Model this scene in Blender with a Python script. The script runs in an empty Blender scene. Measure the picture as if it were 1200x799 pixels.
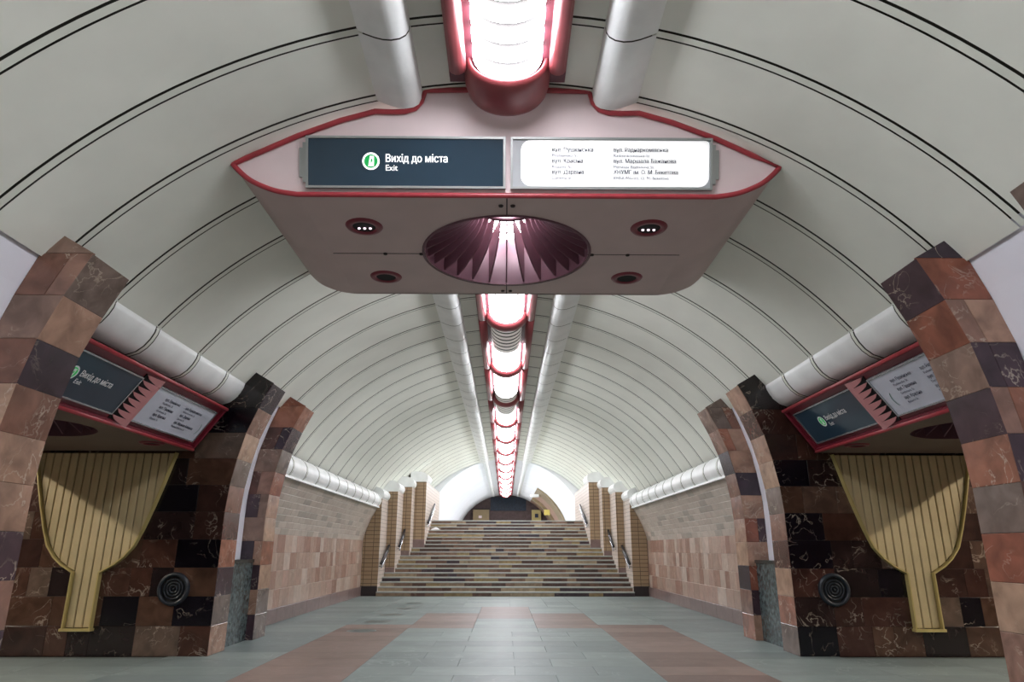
import bpy, math, random
from mathutils import Vector, Matrix
random.seed(7)
scene = bpy.context.scene
COL = scene.collection
D = bpy.data

# ------------------------------------------------------------------ camera
def make_camera():
    pitch, roll, yaw = map(math.radians, (17.03, 0.1, 0.5))
    fw = Vector((math.sin(yaw)*math.cos(pitch), math.cos(yaw)*math.cos(pitch), math.sin(pitch)))
    rt = Vector((math.cos(yaw), -math.sin(yaw), 0))
    up = rt.cross(fw)
    rt2 = rt*math.cos(roll) + up*math.sin(roll)
    up2 = up*math.cos(roll) - rt*math.sin(roll)
    m = Matrix((rt2, up2, -fw)).transposed().to_4x4()
    m.translation = Vector((0, 0, 1.4))
    cd = D.cameras.new('camera'); cd.lens = 24.0; cd.sensor_width = 36.0
    cd.clip_start = 0.05; cd.clip_end = 200
    co = D.objects.new('camera', cd); co.matrix_world = m
    COL.objects.link(co); scene.camera = co
make_camera()

# ------------------------------------------------------------------ world, exposure
LAMP = 35.0            # strength of the luminaire diffusers
world = D.worlds.new('world'); scene.world = world; world.use_nodes = True
bg = world.node_tree.nodes['Background']
bg.inputs[0].default_value = (0.75, 0.82, 1.0, 1); bg.inputs[1].default_value = 0.4
vs = scene.view_settings
vs.view_transform = 'Standard'; vs.look = 'None'; vs.gamma = 1.0; vs.use_curve_mapping = False
vs.exposure = 0.0

# ------------------------------------------------------------------ materials
def lin(h):
    h = h.lstrip('#'); out = []
    for i in (0, 2, 4):
        c = int(h[i:i+2], 16)/255
        out.append(c/12.92 if c <= .04045 else ((c+.055)/1.055)**2.4)
    return (*out, 1)
MATS = {}
def base(name, rough=.5, metal=0.0, spec=.5):
    m = D.materials.new(name); m.use_nodes = True
    n = m.node_tree; b = n.nodes['Principled BSDF']
    b.inputs['Roughness'].default_value = rough; b.inputs['Metallic'].default_value = metal
    b.inputs['Specular IOR Level'].default_value = spec
    MATS[name] = m
    return m, n, b
def N(n, t, **kw):
    x = n.nodes.new(t)
    for k, v in kw.items(): setattr(x, k, v)
    return x
def plain(name, col, rough=.5, metal=0, spec=.5, var=.06, scale=3.0, bump=0.0, bscale=30):
    m, n, b = base(name, rough, metal, spec)
    tc = N(n, 'ShaderNodeTexCoord'); nz = N(n, 'ShaderNodeTexNoise')
    nz.inputs['Scale'].default_value = scale; nz.inputs['Detail'].default_value = 5
    n.links.new(tc.outputs['Object'], nz.inputs['Vector'])
    mx = N(n, 'ShaderNodeMix', data_type='RGBA', blend_type='MULTIPLY'); mx.inputs[0].default_value = 1
    mr = N(n, 'ShaderNodeMapRange'); mr.inputs[1].default_value = .3; mr.inputs[2].default_value = .7
    mr.inputs[3].default_value = 1-var; mr.inputs[4].default_value = 1+var
    n.links.new(nz.outputs[0], mr.inputs[0])
    mx.inputs[6].default_value = lin(col); n.links.new(mr.outputs[0], mx.inputs[7])
    n.links.new(mx.outputs[2], b.inputs['Base Color'])
    if bump:
        nb = N(n, 'ShaderNodeTexNoise'); nb.inputs['Scale'].default_value = bscale
        n.links.new(tc.outputs['Object'], nb.inputs['Vector'])
        bp = N(n, 'ShaderNodeBump'); bp.inputs['Strength'].default_value = bump; bp.inputs['Distance'].default_value = .02
        n.links.new(nb.outputs[0], bp.inputs['Height']); n.links.new(bp.outputs[0], b.inputs['Normal'])
    return m
def emit(name, col, strength):
    m, n, b = base(name, .4)
    b.inputs['Base Color'].default_value = lin(col)
    b.inputs['Emission Color'].default_value = lin(col); b.inputs['Emission Strength'].default_value = strength
    return m
def stone(name, palette, rough=.25, vein=.5, scale=5.0, mott=.35, veincol='#d8c8b4', spec=.5):
    """per-object random pick from a palette, mottled, with pale veins"""
    m, n, b = base(name, rough, 0, spec)
    tc = N(n, 'ShaderNodeTexCoord'); oi = N(n, 'ShaderNodeObjectInfo')
    ramp = N(n, 'ShaderNodeValToRGB'); cr = ramp.color_ramp; cr.interpolation = 'CONSTANT'
    k = len(palette)
    while len(cr.elements) < k: cr.elements.new(.5)
    for i, c in enumerate(palette):
        cr.elements[i].position = i/k; cr.elements[i].color = lin(c)
    n.links.new(oi.outputs['Random'], ramp.inputs[0])
    mul = N(n, 'ShaderNodeMath', operation='MULTIPLY'); mul.inputs[1].default_value = 217.0
    n.links.new(oi.outputs['Random'], mul.inputs[0])
    def noise(sc, det, off=0, dist=0):
        z = N(n, 'ShaderNodeTexNoise', noise_dimensions='4D')
        z.inputs['Scale'].default_value = sc; z.inputs['Detail'].default_value = det; z.inputs['Distortion'].default_value = dist
        n.links.new(tc.outputs['Object'], z.inputs['Vector'])
        a = N(n, 'ShaderNodeMath', operation='ADD'); a.inputs[1].default_value = off
        n.links.new(mul.outputs[0], a.inputs[0]); n.links.new(a.outputs[0], z.inputs['W'])
        return z
    n1 = noise(scale, 6, 0, .6)
    mr = N(n, 'ShaderNodeMapRange'); mr.inputs[1].default_value = .3; mr.inputs[2].default_value = .7
    mr.inputs[3].default_value = 1-mott; mr.inputs[4].default_value = 1+mott
    n.links.new(n1.outputs[0], mr.inputs[0])
    mx = N(n, 'ShaderNodeMix', data_type='RGBA', blend_type='MULTIPLY'); mx.inputs[0].default_value = 1
    n.links.new(ramp.outputs[0], mx.inputs[6]); n.links.new(mr.outputs[0], mx.inputs[7])
    n2 = noise(scale*.6, 8, 40, 1.6)
    vr = N(n, 'ShaderNodeValToRGB'); e = vr.color_ramp.elements
    e[0].position = .485; e[0].color = (0, 0, 0, 1); e[1].position = .5; e[1].color = (1, 1, 1, 1)
    e2 = vr.color_ramp.elements.new(.515); e2.color = (0, 0, 0, 1)
    n.links.new(n2.outputs[0], vr.inputs[0])
    n3 = noise(scale*.5, 2, 80)
    vm = N(n, 'ShaderNodeMapRange'); vm.inputs[1].default_value = .48; vm.inputs[2].default_value = .65
    vm.inputs[3].default_value = 0; vm.inputs[4].default_value = vein
    n.links.new(n3.outputs[0], vm.inputs[0])
    vv = N(n, 'ShaderNodeMath', operation='MULTIPLY'); n.links.new(vr.outputs[0], vv.inputs[0]); n.links.new(vm.outputs[0], vv.inputs[1])
    mv = N(n, 'ShaderNodeMix', data_type='RGBA'); n.links.new(vv.outputs[0], mv.inputs[0])
    n.links.new(mx.outputs[2], mv.inputs[6]); mv.inputs[7].default_value = lin(veincol)
    n.links.new(mv.outputs[2], b.inputs['Base Color'])
    return m
def brick_mat(name, c1, c2, mortar, bw, rh, axis='YZ'):
    m, n, b = base(name, .45)
    tc = N(n, 'ShaderNodeNewGeometry'); sp = N(n, 'ShaderNodeSeparateXYZ'); cb = N(n, 'ShaderNodeCombineXYZ')
    n.links.new(tc.outputs['Position'], sp.inputs[0])
    ad = N(n, 'ShaderNodeMath', operation='ADD')
    n.links.new(sp.outputs[0], ad.inputs[0]); n.links.new(sp.outputs[1], ad.inputs[1])
    n.links.new(ad.outputs[0], cb.inputs[0]); n.links.new(sp.outputs[2], cb.inputs[1])
    br = N(n, 'ShaderNodeTexBrick'); br.inputs['Color1'].default_value = lin(c1); br.inputs['Color2'].default_value = lin(c2)
    br.inputs['Mortar'].default_value = lin(mortar); br.inputs['Scale'].default_value = 1
    br.inputs['Mortar Size'].default_value = .008; br.inputs['Brick Width'].default_value = bw; br.inputs['Row Height'].default_value = rh
    br.offset = 0.0
    n.links.new(cb.outputs[0], br.inputs['Vector']); n.links.new(br.outputs[0], b.inputs['Base Color'])
    return m

plain('vault_paint', '#eef0e5', .55, 0, .35, .05, 1.1, .25, 2.2)
plain('vault_strip', '#e8ebdf', .55, 0, .35, .05, 2)
plain('duct_paint', '#f4f6f4', .4, 0, .4, .06, 3)
plain('groove', '#3a3a31', .9)
plain('plaster', '#eef0f4', .7, 0, .2, .03, 1)
plain('slot_white', '#f2f2fb', .6, 0, .2, .02, 1)
plain('red_paint', '#a83c44', .3, 0, .5, .12, 6)
plain('lamp_red', '#8c4044', .35, 0, .5, .1, 6)
plain('tray_maroon', '#5a2530', .5)
plain('scoop_pink', '#c9898a', .4)
plain('face_pink', '#e6d3d3', .5, 0, .4, .04, 2)
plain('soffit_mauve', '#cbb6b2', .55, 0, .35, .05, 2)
plain('fin_purple', '#6e4a55', .5, 0, .4, .08, 3)
plain('soffit_shaded', '#77665d', .6, 0, .3, .06, 2)  # dimness of the passages is put into this darker brown soffit colour
plain('seam_dark', '#2e2424', .7)
plain('ring_maroon', '#7a2434', .35)
plain('hole_black', '#0c0809', .7)
plain('frame_alu', '#a9acaa', .35, .6, .5)
plain('panel_navy', '#2b3f4e', .12, 0, .5, .05, 2)
plain('print_navy', '#232842', .6)
plain('print_grey', '#5c5f72', .6)
plain('print_green', '#1f7a5a', .5)
plain('panel_pale', '#c9ccd8', .3)
emit('panel_lit', '#ffffff', .5)
plain('print_white', '#e8eaec', .5)
plain('panel_lit_edge', '#b4b8bb', .4)
emit('text_white', '#ffffff', .8)
emit('icon_green', '#109a48', .6)
emit('lamp_lit', '#f6f8ff', LAMP)
emit('platform_lamp', '#fff4e4', 110.0)
emit('lamp_dim', '#d8d2cc', .28)
emit('bulb', '#ffe9f4', 2.0)
plain('lamp_core', '#2a2522', .8)
stone('marble_band', ['#8b6a5c', '#52362f', '#a07f6c', '#7a5749', '#8f5f4c', '#43333a', '#9a7965', '#6f6058', '#836a5d', '#84503f', '#362b34', '#a78973'], .22, .55, 4.5)
stone('marble_passage', ['#221919', '#4a3229', '#110e15', '#422a24', '#5a453a', '#130f17', '#462d24', '#382520', '#605045', '#2a1d1c', '#0e0b12', '#50392d'], .2, .45, 4.5)
stone('marble_wall', ['#b39a8a', '#a48373', '#b8a090', '#c4b0a2', '#a98877', '#ae9282', '#9a7768', '#bfab9c', '#b29485', '#a98f7f'], .3, .4, 5, .16, '#e4d6ca')
stone('plinth_stone', ['#806a65', '#7a6560', '#86706a'], .3, .2, 5, .15)
stone('beige_tile', ['#c0b3a6', '#bbada0', '#c4b7aa', '#beb0a3', '#c2b5a8', '#aaa094'], .4, .1, 6, .08)
stone('floor_grey', ['#737d7a', '#6d7774', '#77817d', '#707a77', '#7b8581'], .5, .3, 2.2, .1, '#b4bbb6', .25)
stone('floor_red', ['#74635a', '#7a685f', '#705f57', '#7e6c63'], .5, .25, 3, .12, '#a08a82', .25)
stone('riser_stone', ['#523e36', '#75594a', '#958069', '#43353a', '#664e42', '#a8957a', '#5e463a', '#866b59', '#98835f'], .35, .3, 6, .25)
plain('tread_stone', '#a9aca6', .35, 0, .5, .1, 4)
plain('grout', '#4c3f3a', .9)
plain('grout_floor', '#6c736f', .8)
plain('grout_beige', '#7c7064', .9)
plain('granite_dark', '#4a5454', .25, 0, .5, .75, 16)
plain('granite_cap', '#2c3130', .2, 0, .5, .3, 40)
plain('slat_yellow', '#cbb98e', .42, 0, .5, .06, 4)
plain('frame_yellow', '#bfad70', .38, 0, .5, .06, 4)
plain('vent_blue', '#1b222a', .4)
plain('rail_dark', '#1c1c22', .3)
plain('rail_steel', '#b9bcc0', .25, .8)
plain('mural_blue', '#1e2a3a', .5, 0, .4, .4, 8)
plain('end_brown', '#5a4a48', .6, 0, .3, .2, 5)
plain('booth_tan', '#8f7b58', .5)
plain('olive_trim', '#8a7a5e', .45, 0, .4, .15, 4)
plain('clad_brown', '#a48676', .5, 0, .4, .15, 3)
plain('sign_yellow', '#e0d070', .5)
plain('paper', '#e8e8e8', .8)
plain('stain', '#525b59', .35, 0, .4, .2, 9)
brick_mat('brick_front_shaded', '#a38a6c', '#9a8164', '#4f3f2e', .27, .125)  # same tiling as the sides, with shade put into a browner colour
brick_mat('brick_side', '#c9bbb0', '#c2b3a6', '#8a7d72', .27, .125)

# ------------------------------------------------------------------ object helpers
WL = {}                 # world location of each object
CACHE = {}
def reg(o, parent, loc):
    WL[o.name] = Vector(loc)
    if parent is not None:
        o.parent = parent; o.location = Vector(loc) - WL[parent.name]
    else:
        o.location = loc
    COL.objects.link(o)
    return o
def obj(name, verts, faces, mat, parent=None, smooth=False, origin=None, kind=None, label=None, cat=None, group=None):
    """one mesh object; verts in world space; meshes that repeat are shared"""
    V = [Vector(v) for v in verts]
    if origin is None:
        lo = Vector([min(v[i] for v in V) for i in range(3)]); hi = Vector([max(v[i] for v in V) for i in range(3)])
        origin = (lo+hi)/2
    origin = Vector(origin)
    L = [v-origin for v in V]
    key = (mat, smooth, tuple(round(c, 4) for v in L for c in v), len(faces))
    me = CACHE.get(key)
    if me is None:
        me = D.meshes.new(name); me.from_pydata([tuple(v) for v in L], [], faces); me.validate(); me.update()
        me.materials.append(MATS[mat])
        if smooth:
            for p in me.polygons: p.use_smooth = True
        CACHE[key] = me
    o = D.objects.new(name, me); reg(o, parent, origin)
    tag(o, label, cat, group, kind)
    return o
def tag(o, label=None, cat=None, group=None, kind=None):
    if label: o['label'] = label
    if cat: o['category'] = cat
    if group: o['group'] = group
    if kind: o['kind'] = kind
def empty(name, loc, label=None, cat=None, group=None, kind=None, parent=None):
    o = D.objects.new(name, None); o.empty_display_size = .1
    reg(o, parent, loc); tag(o, label, cat, group, kind)
    return o
def boxg(x0, x1, y0, y1, z0, z1):
    x0, x1 = min(x0, x1), max(x0, x1)
    v = [(x0,y0,z0),(x1,y0,z0),(x1,y1,z0),(x0,y1,z0),(x0,y0,z1),(x1,y0,z1),(x1,y1,z1),(x0,y1,z1)]
    f = [(0,3,2,1),(4,5,6,7),(0,1,5,4),(1,2,6,5),(2,3,7,6),(3,0,4,7)]
    return v, f
class G:
    """geometry collector"""
    def __init__(s): s.v = []; s.f = []
    def add(s, v, f):
        o = len(s.v); s.v += [tuple(q) for q in v]; s.f += [tuple(i+o for i in q) for q in f]; return s
    def box(s, *a): return s.add(*boxg(*a))
    def make(s, name, mat, parent=None, **k): return obj(name, s.v, s.f, mat, parent, **k)
def polytile(name, pts, n, mat, parent, depth=.02, gap=.004, cham=.006, **k):
    """slab over polygon pts (CCW seen from n), proud of it by depth, edges chamfered"""
    P = [Vector(p) for p in pts]; n = Vector(n).normalized(); c = sum(P, Vector())/len(P); m = len(P)
    def inset(d):
        out = []
        for i in range(m):
            a, b, e = P[i-1], P[i], P[(i+1) % m]
            d1 = (b-a).normalized(); d2 = (e-b).normalized()
            n1 = n.cross(d1); n2 = n.cross(d2); bis = n1+n2
            den = 1+n1.dot(n2)
            out.append(b + bis*(d/max(den, .3)))
        return out
    A = inset(gap); B = inset(gap+cham)
    v = [p - n*.004 for p in A] + [p+n*(depth-cham*.7) for p in A] + [p+n*depth for p in B]
    f = [tuple(range(2*m, 3*m))]
    for i in range(m):
        j = (i+1) % m
        f += [(i, j, m+j, m+i), (m+i, m+j, 2*m+j, 2*m+i)]
    return obj(name, v, f, mat, parent, **k)
def prism(pts2, y0, y1, close=True):
    """extrude (x,z) polygon along y"""
    m = len(pts2)
    v = [(x, y0, z) for x, z in pts2] + [(x, y1, z) for x, z in pts2]
    f = [(i, (i+1) % m, m+(i+1) % m, m+i) for i in range(m)]
    if close: f += [tuple(range(m))[::-1], tuple(range(m, 2*m))]
    return v, f
def tube(path, r, seg=10, cap=True, ry=None):
    """round bar along path"""
    P = [Vector(p) for p in path]; v = []; f = []
    for i, p in enumerate(P):
        t = ((P[min(i+1, len(P)-1)]-P[i]).normalized() + (P[i]-P[max(i-1, 0)]).normalized()).normalized()
        a = Vector((0, 0, 1)) if abs(t.z) < .9 else Vector((0, 1, 0))
        u = t.cross(a).normalized(); w = u.cross(t)
        for k in range(seg):
            an = 2*math.pi*k/seg
            v.append(p + u*r*math.cos(an) + w*r*math.sin(an))
    for i in range(len(P)-1):
        for k in range(seg):
            k2 = (k+1) % seg
            f.append((i*seg+k, i*seg+k2, (i+1)*seg+k2, (i+1)*seg+k))
    if cap:
        f.append(tuple(range(seg))[::-1]); f.append(tuple((len(P)-1)*seg+k for k in range(seg)))
    return v, f
def strip(profile, y0, y1, depth=.03, out=None):
    """open (x,z) profile extruded along y, with edge returns of own vertices; 'out' = sign direction of the back"""
    m = len(profile)
    v = [(x, y0, z) for x, z in profile] + [(x, y1, z) for x, z in profile]
    f = [(i, i+1, m+i+1, m+i) for i in range(m-1)]
    if not depth: return v, f
    bk = []
    for i in range(m):
        a = Vector(profile[max(i-1, 0)]); b = Vector(profile[min(i+1, m-1)])
        d = (b-a).normalized(); nn = Vector((-d.y, d.x))*out
        bk.append((profile[i][0]+nn.x*depth, profile[i][1]+nn.y*depth))
    for y in (y0, y1):
        o = len(v)
        v += [(x, y, z) for x, z in profile] + [(x, y, z) for x, z in bk]
        f += [(o+i, o+i+1, o+m+i+1, o+m+i) for i in range(m-1)]
    return v, f
def revolve(prof, c, seg=32, a0=0, a1=2*math.pi, axis='z', close_prof=False):
    """prof: (r,h) pairs spun about axis through c"""
    full = abs(a1-a0-2*math.pi) < 1e-6; n = seg if full else seg+1; m = len(prof); v = []; f = []
    for i in range(n):
        a = a0+(a1-a0)*i/seg
        for r, h in prof:
            if axis == 'z': v.append((c[0]+r*math.cos(a), c[1]+r*math.sin(a), c[2]+h))
            else: v.append((c[0]+r*math.cos(a), c[1]+h, c[2]+r*math.sin(a)))
    for i in range(seg):
        j = (i+1) % n
        for k in range(m if close_prof else m-1):
            k2 = (k+1) % m
            f.append((i*m+k, j*m+k, j*m+k2, i*m+k2))
    return v, f
def text(name, s, P, u, v, height, width, mat, parent, weight=0.0):
    """lettering lying on a plane: P = left end of base line"""
    cu = D.curves.new('t', 'FONT'); cu.body = s; cu.size = 1;  cu.resolution_u = 3
    o = D.objects.new('t', cu); COL.objects.link(o)
    dg = bpy.context.evaluated_depsgraph_get()
    me = D.meshes.new_from_object(o.evaluated_get(dg))
    D.objects.remove(o); D.curves.remove(cu)
    xs = [q.co.x for q in me.vertices]; 
    if not xs: return None
    k = width/(max(xs)-min(xs)); x0 = min(xs); kz = height/.73
    u = Vector(u).normalized(); v = Vector(v).normalized(); P = Vector(P); n = u.cross(v)
    # one object per word
    polys = sorted(([tuple(p.vertices), min(me.vertices[i].co.x for i in p.vertices), max(me.vertices[i].co.x for i in p.vertices)] for p in me.polygons), key=lambda q: q[1])
    words = []; right = -1e9
    for vs_, a, b in polys:
        if a > right+.17: words.append([])
        words[-1].append(vs_); right = max(right, b)
    co = [q.co.copy() for q in me.vertices]
    D.meshes.remove(me)
    for w in words:
        ids = sorted({i for p in w for i in p}); mp = {i: j for j, i in enumerate(ids)}
        vv, ff = [], []
        for q, dx in enumerate((0,) if weight == 0 else (-weight, 0, weight)):
            o = len(vv); vv += [P+n*(.003+.0004*q)+u*((co[i].x-x0+dx)*k)+v*(co[i].y*kz) for i in ids]
            ff += [tuple(mp[i]+o for i in p) for p in w]
        obj(name, vv, ff, mat, parent)

# ------------------------------------------------------------------ plan of the hall
ZC, RV = .60, 5.15
JOINTS = [3.85, 4.76, 5.65, 6.58, 7.51, 8.61, 9.57, 10.53, 11.47, 12.43, 13.42]
while JOINTS[-1] < 34: JOINTS.append(JOINTS[-1]+.955)
while JOINTS[0] > -7.5: JOINTS.insert(0, JOINTS[0]-.93)
VEND = JOINTS[-1]+.1; YB = -8.2
SIDE = {-1: 'left', 1: 'right'}
def vx(z, R=RV): return math.sqrt(max(R*R-(z-ZC)**2, 0))
def vz(x, R=RV): return ZC+math.sqrt(R*R-x*x)
BAND = [(4.08, 0), (4.08, 2.14), (4.0, 2.65), (3.89, 3.12), (3.79, 3.38), (3.69, 3.62), (3.57, 3.85)]
def band_x(z):
    for (xa, za), (xb, zb) in zip(BAND, BAND[1:]):
        if z <= zb+1e-6: return xa+(xb-xa)*(z-za)/(zb-za)
    return BAND[-1][0]
RECESS = [(4.43, 0), (4.43, 2.2), (4.37, 2.7), (4.32, 3.0), (4.235, 3.29), (4.155, 3.55), (4.05, 3.82), (4.0, 3.92)]
def back_x(z):
    for (xa, za), (xb, zb) in zip(RECESS, RECESS[1:]):
        if z <= zb: return xa+(xb-xa)*(z-za)/(zb-za)
    return vx(z)

# ------------------------------------------------------------------ floor
def build_floor():
    g = G(); g.box(-8.4, 8.4, YB, 23.05, -.3, -.012)
    fl = g.make('floor', 'grout_floor', kind='structure', label='polished grey stone floor of the hall with red stone stripes')
    xs_grey_c = [-1.82, -.61, .6, 1.81]
    rows = []; y = 6.9
    while y < 23.0: rows.append(y); y += .63
    def isred(x, y):
        ax = abs(x)
        if 1.82 < ax < 3.1 and y < 14.7: return True
        if .6 < ax < 1.84 and 13.75 < y < 16.9: return True
        if ax < .6 and 15.7 < y < 18.8: return True
        return False
    stuff = {'floor_grey': G(), 'floor_red': G()}
    def slab(x0, x1, y0, y1, mat):
        v = []
        polytile('floor_tile', [(x0, y0, -.012), (x1, y0, -.012), (x1, y1, -.012), (x0, y1, -.012)], (0, 0, 1), mat, fl, .012, .0018, .0015)
    for i, y0 in enumerate(rows):
        y1 = min(y0+.63, 23.04); yc = y0+.3
        edges = [-4.62, -3.1, -1.82, -.6, .6, 1.82, 3.1, 4.62]
        if yc > 18.8 or (i % 2 and yc < 13.6): 
            edges = [-4.62, -3.1, -1.82, -1.1, .12, 1.1, 1.82, 3.1, 4.62]
        for x0, x1 in zip(edges, edges[1:]):
            slab(x0, x1, y0, y1, 'floor_red' if isred((x0+x1)/2, yc) else 'floor_grey')
        for s in (-1, 1):          # floor of the cross passages
            if 6.0 < yc < 10.3:
                for a, b in ((4.62, 5.85), (5.85, 7.1), (7.1, 8.35)): slab(min(s*a, s*b), max(s*a, s*b), y0, y1, 'floor_grey')
    for mat, spans in (('floor_grey', [(-4.62, -3.1), (-1.82, 1.82), (3.1, 4.62)]), ('floor_red', [(-3.1, -1.82), (1.82, 3.1)])):
        g = G(); y = YB
        while y < 6.85:
            for a, b in spans: g.box(a+.002, b-.002, y+.002, min(y+.63, 6.9)-.002, -.012, 0)
            y += .63
        g.make('floor_tile', mat, fl, kind='stuff')
    for x, y, r in ((-2.6, 13.38, .27), (-2.6, 15.05, .27), (-2.6, 16.6, .27), (-2.52, 18.3, .25), (-2.52, 20.1, .25)):
        v, f = revolve([(0, .0022), (r*.8, .0022), (r, .0006)], (x, y, 0), 28)
        obj('round_stain', v, f, 'stain', fl, label='dark round mark on the floor')
build_floor()

# ------------------------------------------------------------------ vaulted ceiling
def arc_profile(s, z_low, x_in=0.0, R=RV, n=26):
    a0 = math.asin(x_in/R); a1 = math.acos((z_low-ZC)/R)
    return [(s*R*math.sin(a0+(a1-a0)*i/n), ZC+R*math.cos(a0+(a1-a0)*i/n)) for i in range(n+1)]
def zlow(y0, y1, s):
    if y1 < 3.95 or y1 > 12.7: return 3.2
    return 3.82
def build_vault():
    prof = [(x, z) for x, z in reversed(arc_profile(-1, 2.95, 0, RV+.05, 30))] + arc_profile(1, 2.95, 0, RV+.05, 30)[1:]
    m = len(prof)
    outer = [(x*1.05, ZC+(z-ZC)*1.05) for x, z in prof]
    v, f = prism(prof+outer[::-1], YB, VEND)
    ce = obj('ceiling', v, f, 'groove', smooth=False, kind='structure', label='barrel vault of pale curved panels over the hall')
    for j0, j1 in zip(JOINTS, JOINTS[1:]):
        for s in (-1, 1):
            zl = zlow(j0, j1, s)
            v, f = strip(arc_profile(s, zl), j0+.055, j1-.055, 0, s)
            obj('vault_panel', v, f, 'vault_paint', ce, True)
    for j in JOINTS:
        for s in (-1, 1):
            zl = 3.2 if (j < 3.9 or j > 12.6) else 3.82
            v, f = strip(arc_profile(s, zl, 0, RV-.004), j-.033, j+.033, 0, s)
            obj('joint_strip', v, f, 'vault_strip', ce, True)
    return ce
ceiling = build_vault()

# cornice tubes
WALL_CORN = [(4.2, 2.76), (4.14, 2.84), (4.11, 2.94), (4.12, 3.04), (4.17, 3.13), (4.26, 3.2), (4.36, 3.235), (4.47, 3.24)]
PASS_CORN = [(4.62, 3.47), (4.45, 3.48), (4.3, 3.51), (4.2, 3.545), (4.12, 3.61), (4.06, 3.69), (4.02, 3.77), (4.005, 3.84), (4.04, 3.88)]
def cornice(s, y0, y1, prof, name):
    root = empty(name, (s*4.3, y0, prof[0][1]), kind='structure', label='rounded pale cornice tube along the foot of the vault, %s side' % SIDE[s])
    back = [(s*(x+.03), z+.015) for x, z in prof]
    edge = [(s*4.9, prof[-1][1]), (s*4.9, prof[0][1])]
    v, f = prism(back+edge, y0, y1); obj('tube_core', v, f, 'groove', root)
    cuts = [y0] + [j for j in JOINTS if y0+.12 < j < y1-.12] + [y1]
    pr = [(s*x, z) for x, z in prof]
    for a, b in zip(cuts, cuts[1:]):
        a2 = a if a == y0 else a+.05; b2 = b if b == y1 else b-.05
        v, f = strip(pr, a2, b2, 0, -s); obj('tube_panel', v, f, 'duct_paint', root, True)
    for j in cuts[1:-1]:
        v, f = strip([(x-s*.004, z) for x, z in pr], j-.027, j+.027, 0, -s); obj('joint_strip', v, f, 'vault_strip', root, True)
    return root
ti = 0
for s in (-1, 1):
    for y0, y1, pr in ((YB, 3.7, WALL_CORN), (6.05, 10.26, PASS_CORN), (12.56, 23.22, WALL_CORN)):
        ti += 1; cornice(s, y0, y1, pr, 'trim_%d' % ti)
    # ledge under the wall cornice
    ti += 1
    g = G(); g.box(s*4.16, s*4.6, 12.58, 23.2, 2.725, 2.765)
    g.make('trim_%d' % ti, 'duct_paint', kind='structure')

# ------------------------------------------------------------------ marble bands (portal frames)
ROWZ = [0, .385, .77, 1.155, 1.54, 1.925, 2.31, 2.695, 3.08, 3.465, 3.85]
def band(s, y0, y1, name, near_side=True, label=''):
    inner = [(s*(x+.022), z) for x, z in BAND]
    outer = [(s*4.75, 0), (s*4.75, 2.7), (s*(vx(3.2)+.02), 3.2), (s*(vx(3.6)+.02), 3.6), (s*3.9, 4.02)]
    v, f = prism(inner+outer[::-1], y0+.02, y1-.02)
    root = obj(name, v, f, 'grout', kind='structure', label=label)
    for za, zb in zip(ROWZ, ROWZ[1:]):
        xa, xb = s*(band_x(za)+.022), s*(band_x(zb)+.022)
        P = [(xa, y0+.0, za), (xa, y1, za), (xb, y1, zb), (xb, y0, zb)]
        if s > 0: P = [P[1], P[0], P[3], P[2]]
        n = (Vector(P[1])-Vector(P[0])).cross(Vector(P[3])-Vector(P[0]))
        if n.x*s > 0: P = P[::-1]; n = -n
        polytile('marble_tile', P, n, 'marble_band', root, .022, .0015, .004)
        if near_side:
            # face turned to the camera, one or two tiles per course
            oa, ob = s*back_x(za), s*back_x(zb)
            ia, ib = s*(band_x(za)), s*(band_x(zb))
            top = zb > 3.8
            split = random.choice([None, .4, .62, None])
            cells = [(0, 1)] if split is None else [(0, split), (split, 1)]
            for c0, c1 in cells:
                P = [(ia+(oa-ia)*c0, y0+.02, za), (ia+(oa-ia)*c1, y0+.02, za), (ib+(ob-ib)*c1, y0+.02, zb), (ib+(ob-ib)*c0, y0+.02, zb)]
                n = (Vector(P[1])-Vector(P[0])).cross(Vector(P[2])-Vector(P[0]))
                if n.y > 0: P = P[::-1]
                polytile('marble_tile', P, (0, -1, 0), 'marble_band', root, .02, .0015, .004)
            if top:
                P = [(s*3.57, y0+.02, 3.85), (s*vx(3.85), y0+.02, 3.85), (s*3.88, y0+.02, 4.03)]
                if s < 0: P = P[::-1]
                n = (Vector(P[1])-Vector(P[0])).cross(Vector(P[2])-Vector(P[0]))
                if n.y > 0: P = P[::-1]
                polytile('marble_tile', P, (0, -1, 0), 'marble_band', root, .02, .0015, .004)
    return root
for s in (-1, 1):
    for y0, y1, ns, lb in ((3.72, 4.3, True, 'nearest curved marble pilaster at the %s edge of the picture' % SIDE[s]),
                           (5.46, 6.05, True, 'large curved marble pilaster of red and brown tiles on the near %s' % SIDE[s]),
                           (10.25, 10.85, False, 'curved marble pilaster beyond the %s passage' % SIDE[s]),
                           (12.0, 12.58, True, 'curved marble pilaster where the %s tiled wall begins' % SIDE[s])):
        ti += 1; band(s, y0, y1, 'trim_%d' % ti, ns, lb)
    # white recesses between the bands
    for y0, y1 in ((4.29, 5.49), (10.83, 12.03)):
        pr = [(s*x, z) for x, z in reversed(RECESS)]
        bk = [(s*4.85, 0), (s*4.85, 2.9), (s*4.3, 3.95)]
        v, f = prism(pr+bk, y0, y1)
        obj('wall_recess_%s' % SIDE[s], v, f, 'slot_white', kind='structure', label='white curved recess between two marble pilasters')

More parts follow.
